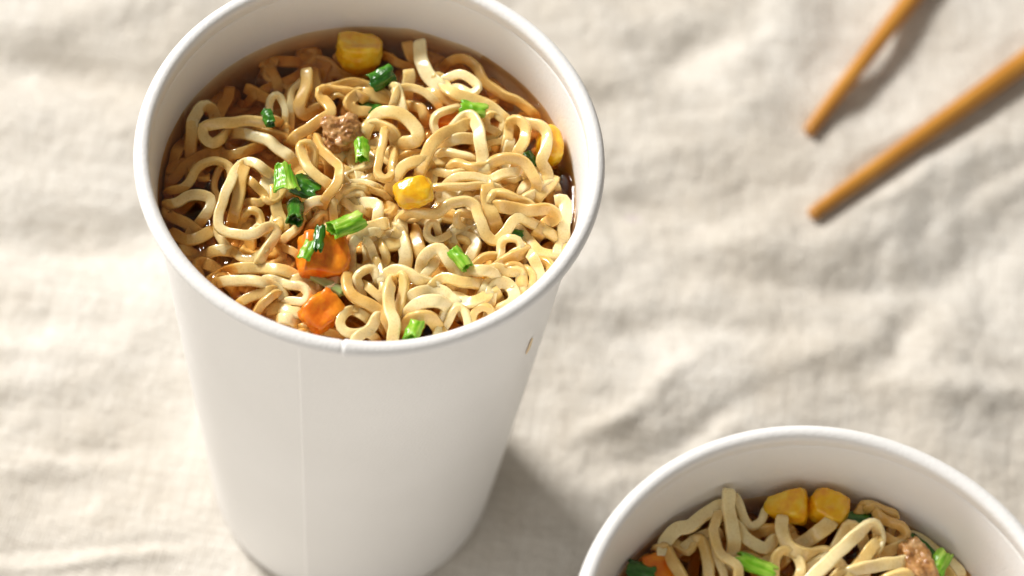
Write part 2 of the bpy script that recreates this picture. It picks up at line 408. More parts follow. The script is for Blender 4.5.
# tile | options | u,v,height above broth (mm) ... ; options: w = apparent width, s/e = square cut start/end in sight
T1 = '''
A1|w80s|515,370,-2 490,450,-1.5 440,540,-1
A1|w80s|610,370,-1 690,410,-.5 800,470,.5
B1|w85|262,290,-.5 265,180,.5 280,60,1 330,-20,1.5 390,-10,1 420,50,0 430,120,-2
B1|w75|800,70,3 740,75,3.5 640,70,3.5 520,80,4 420,88,4.5 345,110,4 345,170,3 400,215,3 460,180,2.5 500,150,1
B1|w75|420,255,0 500,290,1 600,270,1 680,235,0
B2|w80|-134,150,.5 -50,165,1.5 40,190,2 120,250,2 200,310,2 240,370,1
B2|w75|0,140,0 80,150,.8 150,180,.8 220,240,0
B1|w62|120,520,0 200,500,.8 260,450,1.5 300,380,2 360,335,2.3 430,325,2.5 500,360,2.5 520,430,2 500,500,1 460,560,0
B1|w45|440,385,.5 415,450,.3 415,520,0 440,570,0
C1|w75|40,105,1 150,85,1.8 250,40,2.5 320,30,2.8 385,60,2.6 385,120,2.2 340,180,1.5 280,250,.5
B1|w85|170,220,-1 130,330,-1.5 90,450,-2
B1|w80|390,280,-.5 300,310,-1 210,380,-1.5
C1|w72|700,450,2.5 760,360,5 810,270,6 780,235,6 740,240,6 680,275,6 600,290,5.5 500,270,5 440,235,5 437,170,5 460,90,5.5 480,30,6 520,-60,6 560,-140,6 610,-175,6 680,-165,6 760,-110,5 840,-40,3
C1|w88|600,-150,4 580,-60,4.5 570,10,4.5 560,80,4 540,150,3
C1|w60|640,-60,4 700,0,4.5 735,50,4 700,85,3.5 640,75,3
C1|w60|425,250,.8 455,315,1.5 515,380,2 590,435,2.5 680,435,3 745,370,4 780,300,4.5
C1|w60|575,240,1 600,160,2 640,130,2.3 690,150,2 712,220,1
C1|w85|110,150,-.5 180,190,.3 260,230,0
C1|w85e|150,280,0 230,320,1 310,310,1.7 400,255,1.9
C1|w85|230,390,0 320,430,1 390,400,1.4 480,385,1
C1|w85e|380,480,-.5 450,520,.5
D1|w82|130,30,1 220,20,2 330,20,3 440,30,3.5 540,65,3.5 620,120,3 680,200,1
D1|w78|40,115,1 150,100,3 270,100,4 380,125,4.5 455,165,4.5 470,220,3.5 440,250,2
D1|w60|360,85,2.5 450,100,3 520,130,4 590,140,4.3 630,190,4 600,235,3 510,230,2
D1|w70|200,240,1 270,200,2 350,175,2.5 410,160,2
D1|w60|320,270,2 370,220,2.5 415,180,3
D1|w90|420,280,1 520,300,2 620,310,1.8
D1|w80|450,345,1.5 530,360,2.3 590,400,1.5
D1|w70|600,400,1 700,420,1.5 780,430,1
A2|w85|860,450,0 720,380,.8 650,350,1.5 560,345,2 480,370,2.5 390,395,2
A2|w78|640,420,3 560,400,4 400,380,5.2 385,420,5.4 440,480,5.5 450,530,5.4 390,575,5.2 310,630,4.5 220,690,3.5
A2|w88s|300,250,4.5 300,330,4 275,420,3.3 250,500,2.2 290,540,1.2 370,505,1
A2|w70|350,290,0 360,380,.5 320,470,.5
A2|w50|55,560,1 60,480,2 90,420,3 130,425,3 160,500,2 165,580,1.3 170,690,.5
A2|w45|260,330,1 200,400,2 190,480,2 200,560,1.5 195,640,.5
A2|w85s|310,80,-1 340,150,-1.2 370,240,-2
A2|w80|120,200,-2.5 260,215,-2
A2|w80|60,240,-3 100,330,-3
A2|w60|0,400,-1 100,350,-.8 200,320,-1.5 260,270,-2.5
A2|w75|430,210,-2 500,270,-2 570,310,-3
A2|w78|860,450,2 770,420,3.2 690,400,4.2 610,420,4.8 560,470,4.5 610,515,3 700,530,2
A2|w40|440,440,2 500,415,3 550,450,2
B2|w72|340,330,4 335,260,5 310,212,6 262,225,6.5 270,290,7 310,370,7.2 370,430,6.8 440,475,6.5
B2|w66|350,170,4 385,240,5 450,305,6 505,360,6.8 505,440,7.5 465,510,7.5 420,570,7.2 400,620,5.5
B2|w75|390,190,2 450,230,2.4 540,290,1
B2|w60|535,380,2 600,420,2.5 690,440,3 740,430,2.5
B2|w52|480,580,4 540,500,4.8 620,490,5 700,505,4.5 790,540,3
B2|w50|530,468,3 640,465,3.8 740,485,3
C2|w60|470,190,4 470,90,5.2 510,30,5.8 580,-15,5.5 640,-10,4.5
C2|w62|540,75,3.5 600,120,3.8 670,130,3
C2|w80e|560,50,5 640,30,5.5 650,95,4.6
C2|w72|270,120,4 340,78,5.2 420,72,5
C2|w60e|380,170,3.5 410,150,4.2 430,215,3.4
C2|w60|140,330,1.5 220,265,2.8 265,195,2.5
C2|w60|100,370,2 170,375,2.5 225,405,2
C2|w85|95,-20,4 95,60,3.6 110,130,3.3 140,210,2
C3|w80|-70,90,5 0,85,6.2 55,100,6 45,190,5
C3|w92e|-70,270,6 20,235,6.8 115,210,6.8
C3|w55|40,270,4.5 70,340,4.6 105,430,3.6 90,520,2.6
C3|w60|-20,330,4.8 26,420,4.6 60,510,4.4 80,600,3.8
C2|w62|590,480,2 585,390,4 610,320,5.2 680,280,6 750,270,6
D2|w78|240,60,4.6 240,150,5.5 300,215,6 380,250,6.2 440,290,6.2 500,370,5
D2|w70|320,150,3.6 305,80,5 350,30,5.7 400,25,5.4 430,80,4.4
D2|w52|425,-30,5.2 450,60,6 465,130,5.8 462,200,5
D2|w60|360,130,3.6 420,190,3.6 460,230,3
D2|w84|520,100,7 500,190,7.6 510,280,8 540,380,8 530,480,7
D2|w72|555,300,4.6 590,210,5.8 605,130,6.6 590,70,6.8
D2|w84|505,50,6.5 560,30,7.3 620,50,7.6 690,90,7.6 790,130,6.4
D2|w70|350,330,3 280,290,4.2 220,310,4.8 190,370,4.8 220,420,4.4 290,440,4.2 360,430,3.8
D2|w80|310,460,4.5 380,410,5.2 435,330,5.4
D2|w55|290,285,3 350,310,3.4 420,350,3
D3|w80|-40,190,6 60,160,7 135,165,7.4 190,200,7.4 230,240,5.4
D3|w92|-40,270,7 60,230,8 135,240,8 180,290,7.4 150,360,6
D3|w92|-40,340,6 50,335,7 110,390,5.6
D3|w80|110,105,7 180,85,7.8 260,110,8 340,120,7.8 420,130,7 460,160,5.5
D3|w88|220,205,6.6 300,240,7.4 370,230,7.8 430,190,7.6 450,130,6.6
D3|w84|280,55,6.8 370,35,8 440,40,8.6 485,75,8.2 440,120,7
D3|w56|140,430,4.6 185,345,6 225,280,7.2 270,270,7.6 300,320,7.2 310,410,6
D3|w56|335,360,6 350,300,7.2 390,270,7.8 440,280,7.6 465,330,6
D3|w88|500,300,4.8 590,240,6.2 600,170,6.8 555,120,7 500,115,6.8 455,160,6 450,230,4.8
D3|w76|490,20,6 560,40,7 640,45,7.2 650,120,6.4
D3|w50|680,20,6 725,70,6.8 705,125,7 655,150,7 610,150,6
C4|w56|200,400,5 208,330,6.4 250,305,7.2 310,320,7.4 325,380,6.6 270,410,5.4
C4|w60|30,480,4 100,430,5.4 180,425,5.6 270,460,5
C4|w88e|170,500,6 260,435,7.4 385,380,7.8
C4|w80|380,410,6 430,490,6.6 450,590,6
C4|w86|260,500,6 320,510,6.8 335,590,5.6
C4|w70|340,360,2.5 400,440,3 500,470,4 540,540,4
C3|w86|320,540,4 345,440,5.6 395,385,6.8 450,380,7.2 495,440,6.6 555,530,5
C3|w70|340,560,3 400,490,4.4 430,420,4.2
C3|w95|170,250,3 210,330,3.4 230,430,2.4 220,520,1
C3|w95|285,260,2 310,350,2.6 335,440,2
C3|w76|175,250,4 195,190,5.2 260,145,6.2 350,150,6.2 430,150,6.2 510,90,6.8 600,70,7 670,100,7 700,180,6.4 740,280,5.2 800,330,4.4 860,280,4.9 920,200,5.4 970,178,5.4 1060,230,4.8 1170,285,3.2
C3|w52|430,255,3 410,212,3.8 370,225,4 365,285,4 420,325,3.9 500,290,3.4 550,240,2
C3|w56|470,350,1 560,320,2 625,340,1.6 610,395,.4
C3|w56|650,170,3 570,150,4.2 555,210,4 610,245,3.5 680,250,2.4
B3|w92|0,90,4.8 55,25,6.2 150,15,6.8 235,55,6.8 300,130,6.2 290,200,5.4 200,215,4.4
B3|w92|-10,110,3.8 70,100,4.8 140,140,5.2 170,210,4.4
B3|w58|92,140,6.4 75,240,6.6 55,330,6.6 50,400,6.6 90,440,6.9 138,420,6.6 142,340,6 150,260,4.6
B3|w84|160,440,4.6 215,365,6 300,330,6.2 360,340,5
B3|w60|180,320,3 260,280,4 345,290,3
B3|w88|320,400,6 355,310,7 395,220,7.4 455,160,7.4 540,130,7 620,90,6.4
B3|w78|420,260,4.8 500,200,5.6 600,180,5.8 690,190,4.6
B3|w88|575,70,7.6 645,40,8.6 690,110,8.6 708,210,8.4 720,310,7.4 730,380,5.6
B3|w55|430,180,3.6 410,90,5 430,30,5.8 500,0,5.8 580,-15,4
B3|w60|460,275,5 560,285,6 650,310,5.6
B3|w80|550,350,6 640,370,6.8 730,365,7.4 800,330,8 890,305,8.4 970,325,8.2 1035,400,7.6 1070,480,7 1040,550,6.2 960,595,5
B3|w66|490,475,5.6 570,430,6.4 660,430,6.6 760,445,6.6 860,410,6.6 970,390,5.8
B3|w55|400,500,6.4 540,490,7.2 640,490,7 740,480,6.8 820,500,6
C4|w100|110,-30,6.4 112,50,7.4 125,120,7.2 155,190,5.2
C4|w56|130,60,6.4 150,20,7.4 220,20,7.6 310,60,7 400,100,6
C4|w92|170,100,6 280,120,6.9 400,130,7.3 500,120,7.2 550,170,6.6 490,215,5
B3|w60|430,400,3.6 500,410,4.4 590,400,4
B4|w52|170,140,2.8 110,110,3.8 110,45,4.8 160,25,5.2 210,70,5 205,130,4.8 160,175,4.4 90,190,3.4
B4|w50|130,210,3.6 200,200,4 240,170,4
B4|w76|250,130,5 260,70,6.4 310,60,7.2 352,110,7.4 350,190,7.2 310,260,6.8 300,310,6
B4|w70e|240,300,3.6 245,240,4.4 260,185,4.6
B4|w82|350,85,4.4 440,100,6.2 492,160,6.4 482,260,6.2 460,330,5.8 490,400,4.4
B4|w86s|545,430,5 500,490,4.4 440,550,3.4
C4|w92s|540,70,5 600,70,5.2 612,130,4.8 600,220,4.4 600,300,4.2 575,370,3
C4|w86|300,250,2 370,320,2.6 440,395,3 540,415,3 640,380,2
C4|w70|340,70,4 400,30,5 450,0,5 520,-40,4
A3|w96s|320,70,2 320,150,2.6 350,250,3 400,320,3 470,390,2.2
A3|w85s|235,80,-.5 260,150,-.3 290,240,-.6
A3|w88s|245,255,3.2 252,310,2.6 240,370,1.6
A3|w86|450,310,4.6 500,385,5.4 600,430,5.4 700,460,5 800,515,4.2 880,590,3
A3|w64|490,310,3.6 580,285,5 655,320,5.4 690,375,5 640,410,4.6 560,370,4
A3|w66|450,270,-.8 520,195,.4 600,185,.8 680,235,1.2 720,310,1.3 780,370,1.4 870,420,1.4 970,470,1.2 1060,550,.5
A3|w56|150,460,4 180,380,5.2 260,365,5.4 345,400,5 420,460,4
A3|w86|165,370,5 190,450,4.6 210,530,3.4
A3|w70|220,480,1.6 320,500,2.4 350,580,1.8
A3|w66|390,400,1.6 470,440,2.2 560,490,1.8
A3|w80s|465,140,-1.8 450,230,-2
A3|w60|130,180,-1 180,210,-.6 250,240,-1
A3|w80|-60,400,1.2 40,430,2 140,450,1.6
'''
T2 = '''
E1|w85s|562,80,9 562,180,8.4 575,270,7.8 590,370,6.5
E1|w62|505,220,7 475,320,8.2 500,420,8.4 560,485,8.4 615,530,8 610,620,6.5
E1|w55|600,120,5.4 640,220,5.6 680,290,5 740,270,4.6 775,200,3
E1|w76|610,290,5 680,375,5.6 768,415,5.6 820,370,4.6
E1|w85|190,470,2 200,380,4.4 270,310,5.2 350,290,5.4 430,220,5.6 510,180,5.4
E1|w60|320,400,3 400,350,4.2 480,320,4
E1|w76|200,420,5 250,500,5.4 300,590,4
E1|w60|250,390,3 330,430,3.2 370,380,3
E1|w72|400,370,5 440,460,5.4 450,580,5
E1|w50|410,365,5.2 480,450,5.4 530,560,5
E1|w60|640,480,3.4 740,500,4 830,450,4
E2|w82s|242,235,7 240,320,7 275,400,6.6 360,450,5.8 490,445,4
E2|w62|200,570,5 200,470,6.4 250,430,7.2 320,460,7.2 350,530,6.4 330,610,5
E2|w60|290,320,4 310,360,4 350,380,3.6
E2|w96e|330,400,4 400,365,5.2 460,320,6 530,260,6.2
E2|w82|500,480,4.6 580,370,6.2 620,290,6.3 680,330,5.4
E2|w86|380,620,8.4 500,500,9.6 600,400,9.8 700,310,9.8 768,280,9 800,350,7.8 760,440,6.4
E2|w76|640,560,8 700,480,8.6 780,380,8.6
E2|w70|100,330,3 180,310,3.6 260,300,3
E2|w76|400,520,5 480,480,5.4 560,500,5
E2|w76|60,470,3 140,500,3.4 200,460,3
E3|w60|50,210,3 90,160,4.4 150,145,5.2 155,220,5.8 220,265,6 300,300,6 322,350,5.6 265,385,5 195,350,4
E3|w56|150,150,5 215,165,5.2 260,215,5 250,250,4
E3|w80|-40,560,6 100,525,7.2 220,505,7.4 340,490,6
E3|w76|140,480,4 220,430,5.2 310,400,4.6
E3|w80|360,340,1.2 450,380,1.6 560,460,1.8 680,580,1.4
E3|w60|480,500,2 560,540,2.6 600,640,2
E3|w70|200,600,6 300,560,6.4 400,600,5
'''
def parse(txt, cup, zs):
    out = []
    for ln in txt.strip().splitlines():
        tile, opt, pts = ln.split('|')
        x0, y0, sc = TILES[tile]
        w = float(opt[1:].rstrip('se')); s = 's' in opt; e = 'e' in opt[1:]
        P = []
        for q in pts.split():
            u, v, z = map(float, q.split(','))
            P.append(at(x0 + u / sc, y0 + v / sc, zs + z * 1e-3))
        wpx = w / sc
        d = (P[0] - CAM).dot(FWD)
        out.append([P, wpx * d / F_PX, s, e])
    return out

def catmull(P, step=0.0007):
    P = [P[0] * 2 - P[1]] + list(P) + [P[-1] * 2 - P[-2]]
    out = []
    for i in range(1, len(P) - 2):
        a, b, c, d = P[i - 1:i + 3]
        n = max(2, int((c - b).length / step))
        for k in range(n):
            t = k / n
            out.append(0.5 * ((2 * b) + (c - a) * t + (2 * a - 5 * b + 4 * c - d) * t * t + (3 * b - a - 3 * c + d) * t ** 3))
    out.append(P[-2]); return out

def extend(P, start, zs, c):
    """carry a strand's hidden end on down into the broth"""
    a, b = (P[0], P[1]) if start else (P[-1], P[-2])
    t = (a - b); t.z = 0
    if t.length < 1e-6: t = Vector((1, 0, 0))
    t.normalize()
    depth = max(0.002, a.z - zs + 0.003)
    q1 = a + t * 0.0018 + Vector((0, 0, -0.45 * depth)); q2 = a + t * 0.0034 + Vector((0, 0, -1.1 * depth))
    side = Vector((-t.y, t.x, 0)) * random.choice((-1, 1))
    q3 = q2 + side * 0.003 + Vector((0, 0, -0.003))
    ex = [q1, q2, q3]
    return ex[::-1] + P if start else P + ex

STR = []     # dicts: pts (list of Vector), w, cup
def add_traced(txt, c, zs, cupid):
    for P, w, s, e in parse(txt, c, zs):
        if not s: P = extend(P, True, zs, c)
        if not e: P = extend(P, False, zs, c)
        STR.append(dict(p=catmull(P), w=w, cup=cupid, traced=True))
add_traced(T1, C1, ZS1, 1)
add_traced(T2, C2, ZS2, 2)

def wavy(c, zs, z0, z1, cupid, n, region=None):
    """strands of the block beneath: crinkled, following their neighbours"""
    for _ in range(n):
        for tries in range(30):
            a = random.uniform(0, 2 * math.pi); r = 0.033 * math.sqrt(random.random())
            x, y = r * math.cos(a), r * math.sin(a)
            if region is None or region(x, y): break
        else: continue
        h = random.uniform(0, 2 * math.pi)
        L = random.uniform(0.050, 0.085); amp = random.uniform(0.0016, 0.003); lam = random.uniform(0.007, 0.011)
        ph = random.uniform(0, 6); zz = random.uniform(z0, z1); pts = []
        nst = int(L / 0.0012); turn = random.uniform(-30, 30)
        for i in range(nst):
            s = i * 0.0012
            x += math.cos(h) * 0.0012; y += math.sin(h) * 0.0012; h += turn * 0.0012 + random.gauss(0, 0.06)
            k = math.sin(s / lam * 2 * math.pi + ph)
            rr = math.hypot(x, y)
            if region is not None and not region(x, y): break
            if rr > 0.0345: h += 0.20 * (1 if (x * math.sin(h) - y * math.cos(h)) < 0 else -1)
            pts.append(Vector((c.x + x - math.sin(h) * amp * k, c.y + y + math.cos(h) * amp * k,
                               zs + zz + 0.0013 * math.sin(s / lam * 2 * math.pi * 0.5 + ph * 2))))
        if len(pts) < 8: continue
        STR.append(dict(p=catmull(pts), w=random.uniform(0.0024, 0.0031), cup=cupid, traced=False, cap=zs + z1 + 0.0008))
wavy(C1, ZS1, -0.0065, -0.0035, 1, 24)
wavy(C1, ZS1, -0.0046, -0.0019, 1, 22)
wavy(C1, ZS1, -0.0030, 0.0002, 1, 16, lambda x, y: y < 0.024 and y - x < 0.045)
wavy(C1, ZS1, 0.0006, 0.0024, 1, 16, lambda x, y: y < 0.014 and x > -0.022)
wavy(C2, ZS2, -0.0065, -0.001, 2, 38)
# the part of the second cup below the frame
wavy(C2, ZS2, 0.0, 0.0035, 2, 13, lambda x, y: y < 0.014)
wavy(C2, ZS2, 0.0035, 0.0065, 2, 10, lambda x, y: y < 0.006)

# --- keep strands out of the wall and out of one another
for s in STR:
    c = C1 if s['cup'] == 1 else C2
    for i, p in enumerate(s['p']):
        rm = r_in(p.z) - 0.0012
        dx, dy = p.x - c.x, p.y - c.y; r = math.hypot(dx, dy)
        if r > rm:
            p.x = c.x + dx * rm / r; p.y = c.y + dy * rm / r
for it in range(14):
    pts = []; own = []
    for si, s in enumerate(STR):
        for i in range(0, len(s['p']), 2): pts.append(s['p'][i]); own.append((si, i))
    kd = kdtree.KDTree(len(pts))
    for i, p in enumerate(pts): kd.insert(p, i)
    kd.balance()
    push = {}
    DM = 0.0021
    for i, p in enumerate(pts):
        si, k = own[i]; f = 0.0
        for q, j, d in kd.find_range(p, DM):
            sj = own[j][0]
            if sj == si and abs(own[j][1] - k) < 9: continue
            dz = p.z - q.z
            if abs(dz) < 1e-5: dz = 1e-5 * (1 if (si, k) > own[j] else -1)
            f += (DM - d) * (0.30 if dz > 0 else -0.30)
        push[(si, k)] = max(-0.0004, min(0.0004, f))
    for si, s in enumerate(STR):
        n = len(s['p']); cap = s.get('cap')
        fo = np.zeros(n)
        for i in range(0, n, 2):
            fo[i] = push.get((si, i), 0.0)
            if i + 1 < n: fo[i + 1] = fo[i]
        kk = np.array([1, 2, 3, 4, 3, 2, 1.0]); kk /= kk.sum()
        fo = np.convolve(np.pad(fo, 3, mode='edge'), kk, mode='valid')
        for i, p in enumerate(s['p']):
            d = (p - CAM); d = d / -d.z        # along the line of sight: the outline stays put
            p += d * fo[i]
            if cap is not None and p.z > cap: p.z = cap
            c = C1 if s['cup'] == 1 else C2; rm = r_in(p.z) - 0.0014; r = math.hypot(p.x - c.x, p.y - c.y)
            if r > rm: p.x = c.x + (p.x - c.x) * rm / r; p.y = c.y + (p.y - c.y) * rm / r

def noodle_mesh(s, name):
    P = s['p']; n = len(P)
    W = s['w']; Th = random.uniform(0.00115, 0.00150)
    T = [(P[min(i + 1, n - 1)] - P[max(i - 1, 0)]).normalized() for i in range(n)]
    # width axis: across the strand, leaning with the bend of the curl
    ws = []
    ph = random.uniform(0, 6)
    for i in range(n):
        v = (CAM - P[i]).normalized()
        if s['traced']:
            side = v.cross(T[i])
        else:
            side = Vector((0, 0, 1)).cross(T[i])
        if side.length < 1e-4: side = ws[-1] if ws else Vector((1, 0, 0))
        side.normalize()
        up = T[i].cross(side)
        j = min(n - 1, i + 4); k = max(0, i - 4)
        cur = (T[j] - T[k]); turn = cur.dot(side) / max(1e-6, (P[j] - P[k]).length)   # 1/m
        tilt = max(-0.85, min(0.85, turn * 0.0011)) + 0.42 * math.sin(i * 0.085 + ph) + 0.2 * math.sin(i * 0.19 + ph * 3)
        ws.append(side * math.cos(tilt) - up * math.sin(tilt))
    # faint crimp left from the dried block
    if s['traced']:
        P = [P[i] + (ws[i] * math.sin(i * 0.95 + ph) * 0.00007 + T[i].cross(ws[i]) * (math.sin(i * 0.62 + ph * 2) * 0.00016)) * min(1, i / 4, (n - 1 - i) / 4) for i in range(n)]
    for _ in range(8):
        ws = [ws[0]] + [((ws[i - 1] + ws[i] * 2 + ws[i + 1]) * 0.25) for i in range(1, n - 1)] + [ws[-1]]
    V, Fc = [], []
    m = 18; e = 0.40
    base = P[n // 2].copy()
    cs = []
    for k in range(m):
        a = 2 * math.pi * (k + 0.5) / m
        ca, sa = math.cos(a), math.sin(a)
        cs.append((math.copysign(abs(ca) ** e, ca) * 0.5, math.copysign(abs(sa) ** e, sa) * 0.5))
    q = random.uniform(0, 50)
    W *= 0.94
    for i in range(n):
        w = ws[i] - T[i] * ws[i].dot(T[i]); w.normalize(); u = T[i].cross(w)
        g = noise.noise(Vector((i * 0.09, q, 0))); g2 = noise.noise(Vector((i * 0.13, q, 7)))
        sw = W * (1 + 0.10 * g); sth = Th * (1 + 0.14 * g2)
        cup = 0.16 * noise.noise(Vector((i * 0.05, q, 3)))
        k_end = 1.0
        if i == 0 or i == n - 1: k_end = 0.86
        for (ca, sa) in cs:
            off = w * (ca * sw * k_end) + u * (sa * sth * k_end + cup * sw * (ca * ca * 4 - 0.5))
            q3 = P[i] + off; c = C1 if s['cup'] == 1 else C2
            rm = r_in(q3.z) - 0.0003; dx, dy = q3.x - c.x, q3.y - c.y; rr = math.hypot(dx, dy)
            if rr > rm: q3.x = c.x + dx * rm / rr; q3.y = c.y + dy * rm / rr
            V.append(q3 - base)
    for i in range(n - 1):
        for k in range(m):
            k2 = (k + 1) % m
            Fc.append((i * m + k, i * m + k2, (i + 1) * m + k2, (i + 1) * m + k))
    Fc.append(tuple(range(m))[::-1]); Fc.append(tuple((n - 1) * m + k for k in range(m)))
    o = mesh_obj(name, V, Fc, NOODLE, loc=base)
    return o
LBL = {1: 'pale curly ramen noodle strand tangled in the broth of the tall whole paper cup',
       2: 'pale curly ramen noodle strand tangled in the paper cup cut off at lower right'}
GRP = {1: 'noodles in the whole paper cup', 2: 'noodles in the cut-off paper cup'}
for s in STR:
    o = noodle_mesh(s, 'noodle'); tag(o, LBL[s['cup']], 'noodle', GRP[s['cup']])

# ------------------------------------------------------------------ broth, drawn up where strands and wall meet it
def broth(c, zs, cupid, label):
    pts = [p for s in STR if s['cup'] == cupid for p in s['p'] if abs(p.z - zs) < 0.0022]
    kd = kdtree.KDTree(len(pts))
    for i, p in enumerate(pts): kd.insert(Vector((p.x, p.y, p.z)), i)
    kd.balance()
    nr, na = 120, 420
    V = []; rw = r_in(zs) + 0.00025
    for i in range(nr + 1):
        r = rw * (i / nr)
        for k in range(na):
            a = 2 * math.pi * k / na
            x, y = c.x + r * math.cos(a), c.y + r * math.sin(a)
            _, _, d = kd.find(Vector((x, y, zs)))
            d = max(0.0, d - 0.0011)
            z = 0.0010 * math.exp(-d / 0.0011) + 0.0011 * math.exp(-(rw - r) / 0.0011)
            z += 0.00012 * noise.noise(Vector((x * 160, y * 160, 1)))
            V.append((x - c.x, y - c.y, z))
    Fc = []
    for i in range(nr):
        for k in range(na):
            k2 = (k + 1) % na
            Fc.append((i * na + k, (i + 1) * na + k, (i + 1) * na + k2, i * na + k2))
    # closed body below, down to the cup's floor
    zb = 0.0062 - zs - LIFT; rb = r_in(0.0058) + 0.0002
    b0 = len(V)
    for k in range(na):
        a = 2 * math.pi * k / na; V.append((rb * math.cos(a), rb * math.sin(a), zb))
    for k in range(na):
        k2 = (k + 1) % na
        Fc.append((nr * na + k, b0 + k, b0 + k2, nr * na + k2))
    Fc.append(tuple(b0 + k for k in range(na))[::-1])
    o = mesh_obj('broth', V, Fc, BROTH, loc=(c.x, c.y, zs + (LIFT if cupid == 1 else 0)))
    tag(o, label, 'broth')
broth(C1, ZS1, 1, 'clear brown broth filling the tall whole paper cup near its brim')
broth(C2, ZS2, 2, 'brown broth lying low in the paper cup cut off at lower right')

# ------------------------------------------------------------------ vegetables and meat
def blob(name, c, size, mat, rough=0.1, freq=500, rot=(0, 0, 0), taper=0.0, sub=4, seed=0, boxy=0.0, pinch=0.0):
    bm = bmesh.new(); bmesh.ops.create_icosphere(bm, subdivisions=sub, radius=1.0)
    for v in bm.verts:
        p = v.co.copy()
        if boxy:
            q = Vector([math.copysign(abs(t) ** (1 - boxy * 0.6), t) for t in p])
            mx = max(abs(p.x), abs(p.y), abs(p.z)); cube = p / mx
            p = p.lerp(cube, boxy)
        if taper: f = 1 - taper * (0.5 - 0.5 * p.z); p.x *= f; p.y *= f
        if pinch: p.z -= pinch * math.exp(-(p.x ** 2 + p.y ** 2) * 5) * (1 if p.z > 0 else 0)
        nn = noise.noise(p * 1.3 + Vector((seed, 0, 0))) * rough + noise.noise(p * 3.4 + Vector((seed, 5, 0))) * rough * 0.45 + noise.noise(p * 8 + Vector((seed, 5, 9))) * rough * 0.3
        p = p * (1 + nn)
        v.co = Vector((p.x * size[0], p.y * size[1], p.z * size[2]))
    me = bpy.data.meshes.new(name); bm.to_mesh(me); bm.free()
    me.polygons.foreach_set('use_smooth', [True] * len(me.polygons)); me.materials.append(mat)
    o = bpy.data.objects.new(name, me); COL.objects.link(o)
    o.location = c; o.rotation_euler = rot; return o
def frame(px, py, z, ang, tilt=0.0):
    """rotation whose local Z runs along the photo direction ang (deg, clockwise from right), tilted towards up"""
    p = at(px, py, z); q = at(px + 10 * math.cos(math.radians(ang)), py + 10 * math.sin(math.radians(ang)), z)
    d = (q - p).normalized(); up = Vector((0, 0, 1))
    d = (d * math.cos(tilt) + up * math.sin(tilt)).normalized()
    y = d.cross(up)
    if y.length < 1e-3: y = Vector((1, 0, 0))
    y.normalize(); x = y.cross(d)
    m = Matrix((x, y, d)).transposed()
    return p, m
def tube(name, px, py, z, ang, length, rad, mat, tilt=0.0, wall=0.00035, squash=0.8, arc=360, roll=0, bend=0.0, seed=0, cut=0.0, flare=0.0):
    """a cut piece of scallion leaf: hollow, squashed, slightly bent; arc<360 gives an opened sheet"""
    p, m = frame(px, py, z, ang, tilt)
    V, Fc = [], []; nl, na = 22, 36
    full = arc >= 359
    for layer in (0, 1):
        for i in range(nl + 1):
            t = i / nl - 0.5
            for k in range(na + 1):
                a = math.radians(roll) + math.radians(arc) * (k / na - 0.5)
                rr = rad - layer * wall
                rr *= 1 + 0.22 * noise.noise(Vector((math.cos(a) * 1.5, math.sin(a) * 1.5, t * 3 + seed))) + 0.015 * math.cos(a * 14) + flare * t
                zz = t * length * (1 + cut * math.cos(a)) + 0.16 * length * t * 2 * noise.noise(Vector((a * 1.6, t, seed + 3))) + 0.03 * length * noise.noise(Vector((a * 7, t, seed + 5)))
                x = rr * math.cos(a) * squash + bend * (t * 2) ** 2 * length * 0.5
                y = rr * math.sin(a)
                x += 0.10 * rad * noise.noise(Vector((t * 4 + seed, a, 11)))
                V.append(Vector((x, y, zz)))
    st = (nl + 1) * (na + 1)
    def I(l, i, k): return l * st + i * (na + 1) + k
    for i in range(nl):
        for k in range(na):
            Fc.append((I(0, i, k), I(0, i, k + 1), I(0, i + 1, k + 1), I(0, i + 1, k)))
            Fc.append((I(1, i, k), I(1, i + 1, k), I(1, i + 1, k + 1), I(1, i, k + 1)))
    for k in range(na):
        Fc.append((I(0, 0, k), I(1, 0, k), I(1, 0, k + 1), I(0, 0, k + 1)))
        Fc.append((I(0, nl, k), I(0, nl, k + 1), I(1, nl, k + 1), I(1, nl, k)))
    if not full:
        for i in range(nl):
            Fc.append((I(0, i, 0), I(0, i + 1, 0), I(1, i + 1, 0), I(1, i, 0)))
            Fc.append((I(0, i, na), I(1, i, na), I(1, i + 1, na), I(0, i + 1, na)))
    o = mesh_obj(name, V, Fc, mat, loc=p); o.rotation_euler = m.to_euler(); return o

Z = ZS1; mm = 0.001
GC = 'corn kernels'; GS = 'scallion pieces'; GK = 'carrot pieces'; GM = 'meat pieces'
o = blob('corn_kernel', at(358, 54, Z + .5*mm), (5.8*mm, 4.8*mm, 4.2*mm), CORN, 0.17, rot=(-0.35, 0.15, 0.25), taper=0.35, seed=2, boxy=0.42, pinch=0.3)
tag(o, 'yellow corn kernel half sunk in broth by the far wall of the whole cup', 'corn kernel', GC)
o = blob('corn_kernel', at(414, 193, Z + 9*mm), (4.6*mm, 3.6*mm, 3.0*mm), CORN, 0.14, rot=(0.3, -0.2, 0.35), taper=0.25, seed=6, boxy=0.3)
tag(o, 'bright yellow corn kernel on top of the noodles in the middle of the whole cup', 'corn kernel', GC)
o = blob('corn_kernel', at(549, 147, Z + 2.4*mm), (2.9*mm, 4.8*mm, 4.0*mm), CORN, 0.10, rot=(0.1, 0.2, 0.25), taper=0.2, seed=9, boxy=0.3)
tag(o, 'yellow corn kernel behind a noodle at the right wall of the whole cup', 'corn kernel', GC)
